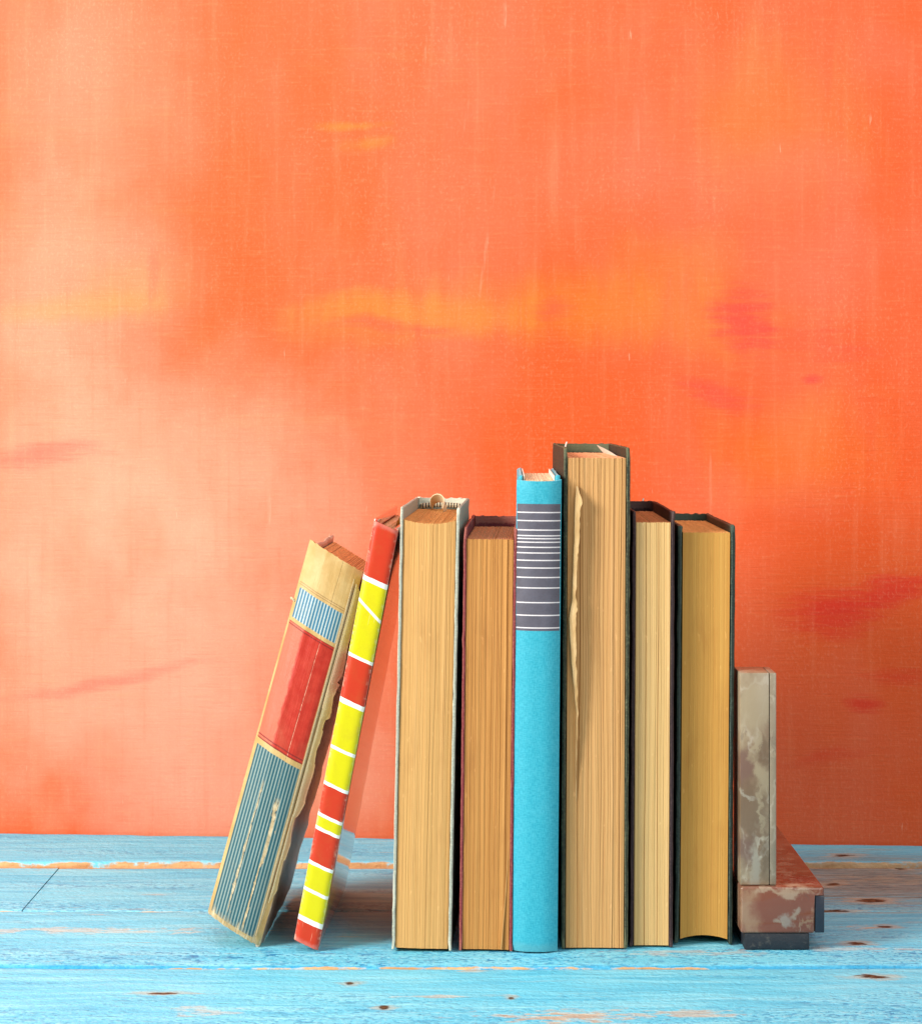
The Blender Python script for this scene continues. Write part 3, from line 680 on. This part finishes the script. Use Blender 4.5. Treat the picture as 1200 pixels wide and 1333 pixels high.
maroon = cloth_mat('maroon_cloth', (0.20, 0.028, 0.034), (0.50, 0.17, 0.12), 0.55, 0.6)
b4 = fore_book('short dark red bound book with orange-brown pages, left of the blue book', 0.0106, -0.003, 0.0230, 0.1834, 0.122, 0.65, -2.0, maroon,
    paper_mat('orange_fore_edge', (0.62, 0.300, 0.085), (0.50, 0.205, 0.046), (0.27, 0.092, 0.024), top=(0.40, 0.165, 0.070), W=0.0232, lines=1.0),
    t=0.0013, conc=0.0006, seed=11, z0=0.0006, zt=0.0052, q=0.0006, amp=0.00012, N=84, cracks=(0.9,), gap=0.0002)
# a leaf of the dark red book bent open at its foot
lf = Mesh()
def leaf(i, j, o=0.0):
    t = j / 24; z = 0.001 + 0.062 * t; k = (1 - t) ** 1.6
    v = 0.0008 - 0.0012 * k + 0.010 * i / 4
    return (0.0095 - 0.0030 * k * (1 - 0.5 * i / 4) + o, v, z)
A = lf.grid(4, 24, lambda i, j: leaf(i, j)); B = lf.grid(4, 24, lambda i, j: leaf(i, j, 0.0004)); lf.strip(A[0], B[0]); lf.strip([r[0] for r in A], [r[0] for r in B])
lfm = paper_mat('bent_leaf_paper', (0.66, 0.36, 0.13), (0.55, 0.25, 0.07), (0.35, 0.14, 0.04), W=0.05)
lf.build('bent_leaf', lfm, b4)

build_blue()

olive = cloth_mat('olive_black_cloth', (0.024, 0.026, 0.017), (0.20, 0.21, 0.11), 0.45, 0.6)
b6 = fore_book('tallest book, olive black boards, with a torn page sticking out', 0.05805, 0.0016, 0.0289, 0.2180, 0.135, 0.28, 0.0, olive,
    paper_mat('cracked_fore_edge', (0.710, 0.391, 0.157), (0.57, 0.305, 0.10), (0.360, 0.153, 0.048), top=(0.70, 0.36, 0.18), W=0.0289, lines=1.25, stain=0.2),
    t=0.0016, conc=0.0003, seed=21, z0=0.0004, zt=0.0046, wav=0.0011, amp=0.00013, q=0.0006, N=110, cracks=(0.2, 0.93), gap=0.0003)
# torn page: ridge line and ragged right edge, heights from the table
RID = [(637, 749), (650, 748), (700, 747), (780, 744.5), (805, 740.5), (830, 742), (860, 744), (900, 748), (930, 751), (960, 750.5), (1000, 750), (1050, 751)]
RAG = [(632, 751), (640, 753), (648, 757), (654, 759), (664, 755), (686, 755), (718, 753.5), (740, 750.5), (762, 750.5), (776, 748.5), (785, 751.5), (860, 751), (900, 752), (930, 752.6), (960, 751.6), (1000, 751), (1050, 751.6)]
def interp(T, y):
    if y <= T[0][0]: return T[0][1]
    for (a, b), (c, d) in zip(T, T[1:]):
        if y <= c: return b + (d - b) * (y - a) / (c - a)
    return T[-1][1]
tp = Mesh(); n = 130
rr = random.Random(5); RG = []; c_ = 0.0
for i in range(n + 1):
    c_ = c_ * 0.6 + rr.uniform(-1, 1) * 0.00018
    if rr.random() < 0.06: c_ += rr.choice((-1, 1)) * 0.0005
    RG.append(c_)
def tpf(i, j, o=0.0):
    y = 633 + (1045 - 633) * i / n; z = (1238 - y) / 3000 - 0.0006
    L = (interp(RID, y) - 774.2) / 3000; Rr = (interp(RAG, y) - 774.2) / 3000
    fade = min(1, (1050 - y) / 200) * min(1, (y - 628) / 26)
    rag = RG[i]
    lift = 0.0050 * fade
    if j <= 3:   # from the block out to the ridge
        t = j / 3; u = L - 0.0004 * (1 - t); v = 0.0022 - (lift * 0.45 + 0.0016) * t
    else:
        t = (j - 3) / 5; u = L + (Rr + rag - L) * t * 0.78; v = 0.0006 - lift * 0.45 - lift * 0.62 * t ** 1.3
    u += 0.0002 * mnoise.noise(Vector((i * 0.2, 5, 0))) - 0.0006
    return (u + o * 0.3, v + o, z), (u + 0.006, 0.0, z)
A = tp.grid(n, 8, lambda i, j: tpf(i, j)); B = tp.grid(n, 8, lambda i, j: tpf(i, j, 0.00012))
tp.strip(A[0], B[0]); tp.strip(A[n], B[n]); tp.strip([r[8] for r in A], [r[8] for r in B])
tpm = M('torn_page_paper'); tl = tpm.lc()
tpm_ = tpm.fin(tpm.mix(tpm.step(tpm.noise(tpm.scale(tl, (600, 80, 90)), 1, 4), 0.35, 0.7), (0.46, 0.28, 0.115), (0.60, 0.405, 0.20)), 0.7, tpm.bump(tpm.noise(tpm.scale(tl, (400, 90, 120)), 1, 3), 0.0006), spec=0.25)
tp.build('torn_page', tpm_, b6)
# pale lifted endpaper at the head, right board, and a white thread on the spine
ep = Mesh()
for o_ in (0.0, 0.0003): ep.grid(10, 6, lambda i, j: (0.0118 - 0.0052 * (i / 10) ** 1.4 * (j / 6) + o_, 0.004 + 0.124 * i / 10, 0.2110 + (0.0062 * (i / 10) ** 0.7) * j / 6))
ep.build('endpaper', white_paper, b6, fix=False)
tt = Mesh(); tube(tt, [(-0.0096, 0.118, 0.2128), (-0.0088, 0.124, 0.2160), (-0.0078, 0.130, 0.2184)], 0.0004); tt.build('loose_thread', white_paper, b6)

plum = cloth_mat('plum_black_cloth', (0.022, 0.011, 0.012), (0.18, 0.10, 0.09), 0.30, 0.55)
b7 = fore_book('slim plum black book with the palest cream pages, right of the tallest book', 0.0829, 0.0055, 0.0186, 0.1902, 0.125, 0.30, -0.5, plum,
    paper_mat('pale_cream_fore_edge', (0.760, 0.493, 0.223), (0.66, 0.41, 0.145), (0.420, 0.214, 0.067), top=(0.42, 0.18, 0.065), W=0.0186, lines=0.8, stain=0.15),
    t=0.0016, conc=0.0005, seed=31, z0=0.0006, zt=0.0050, q=0.0008, cracks=(0.3, 0.68), N=60, amp=0.00012, gap=0.0002)
gt = Mesh(); tube(gt, [(0.0030, 0.1270, 0.1885), (0.0036, 0.1272, 0.1912)], 0.00035); gt.build('loose_thread', white_paper, b7)

green = cloth_mat('bottle_green_cloth', (0.012, 0.021, 0.016), (0.12, 0.16, 0.11), 0.35, 0.5, spec=0.3)
b8 = fore_book('dark green bound book with golden hollow page edges, beside the marble bookend', 0.1063, 0.0110, 0.0252, 0.1838, 0.125, 0.40, -0.3, green,
    paper_mat('golden_fore_edge', (0.60, 0.325, 0.075), (0.52, 0.245, 0.046), (0.37, 0.140, 0.026), top=(0.55, 0.29, 0.09), W=0.0252, lines=0.55, stain=0.4),
    t=0.0019, conc=0.0022, seed=41, z0=0.0022, zt=0.0034, arc=0.0013, q=0.0006, N=96, amp=0.00006, flare=(0.0004, 0.0), gap=0.0004)

# ------------------------------------------------------------------ marble bookend
def marble(name, cols, sc=1.0, polish=0.12, seed=0.0, veins=1.0, marks=()):
    m = M(name); o = m.scale(m.oc(), (1, 1, 0.62), (seed, seed * 0.7, seed * 0.3))
    w_ = m.noise(o, 55 * sc, 4, 0.6, color=True)
    x = m.n('ShaderNodeVectorMath', operation='MULTIPLY_ADD'); m.link(w_, x.inputs[0]); x.inputs[1].default_value = (0.02, 0.02, 0.02); m.link(o, x.inputs[2])
    q = x.outputs[0]
    base = m.ramp(m.noise(q, 46 * sc, 5, 0.6), cols)
    br = m.noise(q, 150 * sc, 4, 0.65)
    col = m.mix(m.step(br, 0.56, 0.70, 0, 0.45), base, (0.42, 0.33, 0.22))
    ve = m.voro(m.scale(q, (1, 1, 0.6)), 75 * sc, 'DISTANCE_TO_EDGE')
    vm = m.noise(q, 60, 3)
    col = m.mix(m.mul(m.step(ve, 0.045, 0.008), m.step(vm, 0.46, 0.60, 0, veins)), col, (0.50, 0.43, 0.33))
    ve2 = m.math('ABSOLUTE', m.math('SUBTRACT', m.noise(q, 34 * sc, 3, 0.5), 0.5))
    col = m.mix(m.mul(m.step(ve2, 0.018, 0.002), 0.6 * veins), col, (0.50, 0.44, 0.35))
    dk = m.noise(q, 240 * sc, 3, 0.6)
    col = m.mix(m.step(dk, 0.60, 0.72, 0, 0.5), col, (0.10, 0.06, 0.04))
    raw_ = m.oc(); wob = m.n('ShaderNodeVectorMath', operation='MULTIPLY_ADD'); m.link(m.noise(raw_, 130, 4, 0.6, color=True), wob.inputs[0])
    wob.inputs[1].default_value = (0.012, 0, 0.014); m.link(raw_, wob.inputs[2]); wo = m.scale(wob.outputs[0], (1, 1, 1), (-0.006, 0, -0.007))
    for x, z, rx, rz, rot, c, st in marks:
        b = m.blob(wo, (x, z), (rx, rz), rot)
        f = m.mul(m.step(m.add(b, m.mul(m.math('SUBTRACT', br, 0.5), 1.0)), 0.05, 0.70, 0, st), m.step(b, 0, 0.3))
        col = m.mix(f, col, c)
    return m.fin(col, polish, None, spec=0.5)
_cr, _br, _mr, _wh, _tn, _rb = (0.30, 0.232, 0.145), (0.145, 0.090, 0.052), (0.155, 0.085, 0.062), (0.30, 0.255, 0.195), (0.27, 0.165, 0.10), (0.175, 0.058, 0.034)
UPM = [(0.0065, 0.108, 0.012, 0.020, 0, _cr, 0.9), (0.0020, 0.080, 0.007, 0.012, 0, _mr, 0.9), (0.0105, 0.086, 0.006, 0.009, 0, _br, 0.85), (0.004, 0.062, 0.012, 0.018, 0, _br, 0.75),
       (0.0070, 0.088, 0.0030, 0.009, -15, _cr, 0.9), (0.0095, 0.075, 0.0045, 0.012, 10, _cr, 0.9), (0.0060, 0.036, 0.0038, 0.018, 3, _wh, 0.9), (0.0015, 0.044, 0.005, 0.010, 0, _mr, 0.8),
       (0.0110, 0.040, 0.003, 0.014, 0, _br, 0.7), (0.0088, 0.060, 0.0016, 0.016, 4, _cr, 0.8), (0.003, 0.068, 0.0012, 0.010, 50, _wh, 0.8)]
BSM = [(0.003, 0.017, 0.008, 0.016, 0, _tn, 0.9), (0.016, 0.018, 0.016, 0.012, 0, _rb, 0.9), (0.0190, 0.0125, 0.0050, 0.0050, 20, (0.28, 0.25, 0.21), 0.7), (0.0240, 0.0165, 0.0022, 0.0045, -25, _wh, 0.65),
       (0.0150, 0.0120, 0.0035, 0.0020, -30, _wh, 0.6), (0.0290, 0.0130, 0.0045, 0.0014, 20, _tn, 0.8), (0.0190, 0.0255, 0.018, 0.0030, 0, (0.34, 0.25, 0.17), 0.7)]
up = marble('brown_cream_marble', [(0.30, (0.12, 0.075, 0.045)), (0.44, (0.20, 0.125, 0.075)), (0.54, (0.25, 0.178, 0.11)), (0.66, (0.34, 0.265, 0.175))], 1.0, 0.30, 0.35, 0.7, marks=UPM)
upg = marble('grey_brown_marble', [(0.35, (0.19, 0.145, 0.10)), (0.6, (0.26, 0.205, 0.14))], 1.0, 0.35, 1.7, 0.25)
rd = marble('red_brown_marble', [(0.32, (0.26, 0.14, 0.085)), (0.46, (0.185, 0.060, 0.035)), (0.60, (0.165, 0.052, 0.030)), (0.72, (0.30, 0.19, 0.12))], 1.15, 0.08, 0.9, 0.22, marks=BSM)
bk = M('black_rubber'); bn = bk.noise(bk.oc(), 400, 4, 0.6)
blk = bk.fin(bk.mix(bk.step(bn, 0.55, 0.75), (0.012, 0.014, 0.020), (0.06, 0.055, 0.05)), 0.5, bk.bump(bn, 0.0003))
nv = M('dark_navy_stone'); nn_ = nv.noise(nv.oc(), 300, 4, 0.6)
nav = nv.fin(nv.mix(nv.step(nn_, 0.6, 0.75), (0.014, 0.018, 0.030), (0.08, 0.08, 0.09)), 0.3, nv.bump(nn_, 0.0002))
be = empty('bookend', (0.1213, 0.0, 0.0)); tag(be, 'brown marble bookend at the right end of the row of books', 'bookend')
box('upright', (0, 0.003, 0.0280), (0.0127, 0.029, 0.1204), up, be, 0.0005)
box('upright_facing', (0.0129, 0.0032, 0.0280), (0.0158, 0.029, 0.1203), upg, be, 0.0004)
bm = bmesh.new()
prof = [(0, 0.0076), (0.0321, 0.0076), (0.0321, 0.0241), (0.0362, 0.0241), (0.0362, 0.0277), (0, 0.0277)]
v0 = [bm.verts.new((x, 0.0, z)) for x, z in prof]; v1 = [bm.verts.new((x, 0.168, z)) for x, z in prof]
bm.faces.new(v0); bm.faces.new(v1[::-1])
for i in range(6): bm.faces.new((v0[i], v1[i], v1[(i + 1) % 6], v0[(i + 1) % 6]))
bmesh.ops.recalc_face_normals(bm, faces=bm.faces)
bmesh.ops.bevel(bm, geom=[e for e in bm.edges if not (abs(e.verts[0].co.z - 0.0241) < 1e-6 and abs(e.verts[1].co.z - 0.0241) < 1e-6)], offset=0.0011, segments=3, profile=0.5, affect='EDGES')
bs = Mesh(); bm.verts.index_update()
for v in bm.verts: bs.vert(v.co)
for f in bm.faces: bs.f.append([v.index for v in f.verts])
bm.free(); bs.build('base', rd, be, fix=False)
box('base_edge_strip', (0.0323, 0.0004, 0.0078), (0.0363, 0.168, 0.0239), nav, be, 0.0004)
box('foot', (0.0016, 0.0012, 0.0004), (0.0300, 0.162, 0.0075), blk, be, 0.0005, cuts=(6, 0, 1), wear=0.0003)

# pieces that belong to one part of a book hang under that part
def kid(root, name): return next(c for c in root.children if c.name.split('.')[0] == name)
for root in [o for o in COL.objects if o.name.split('.')[0] == 'book']:
    for c in list(root.children):
        k = c.name.split('.')[0]
        tgt = {'torn_page': 'page_block', 'bent_leaf': 'page_block', 'headband': 'spine', 'ribbon_marker': 'page_block', 'torn_hinge_paper': 'spine', 'loose_thread': 'spine', 'bookmark': 'page_block'}.get(k)
        if tgt: c.parent = kid(root, tgt)
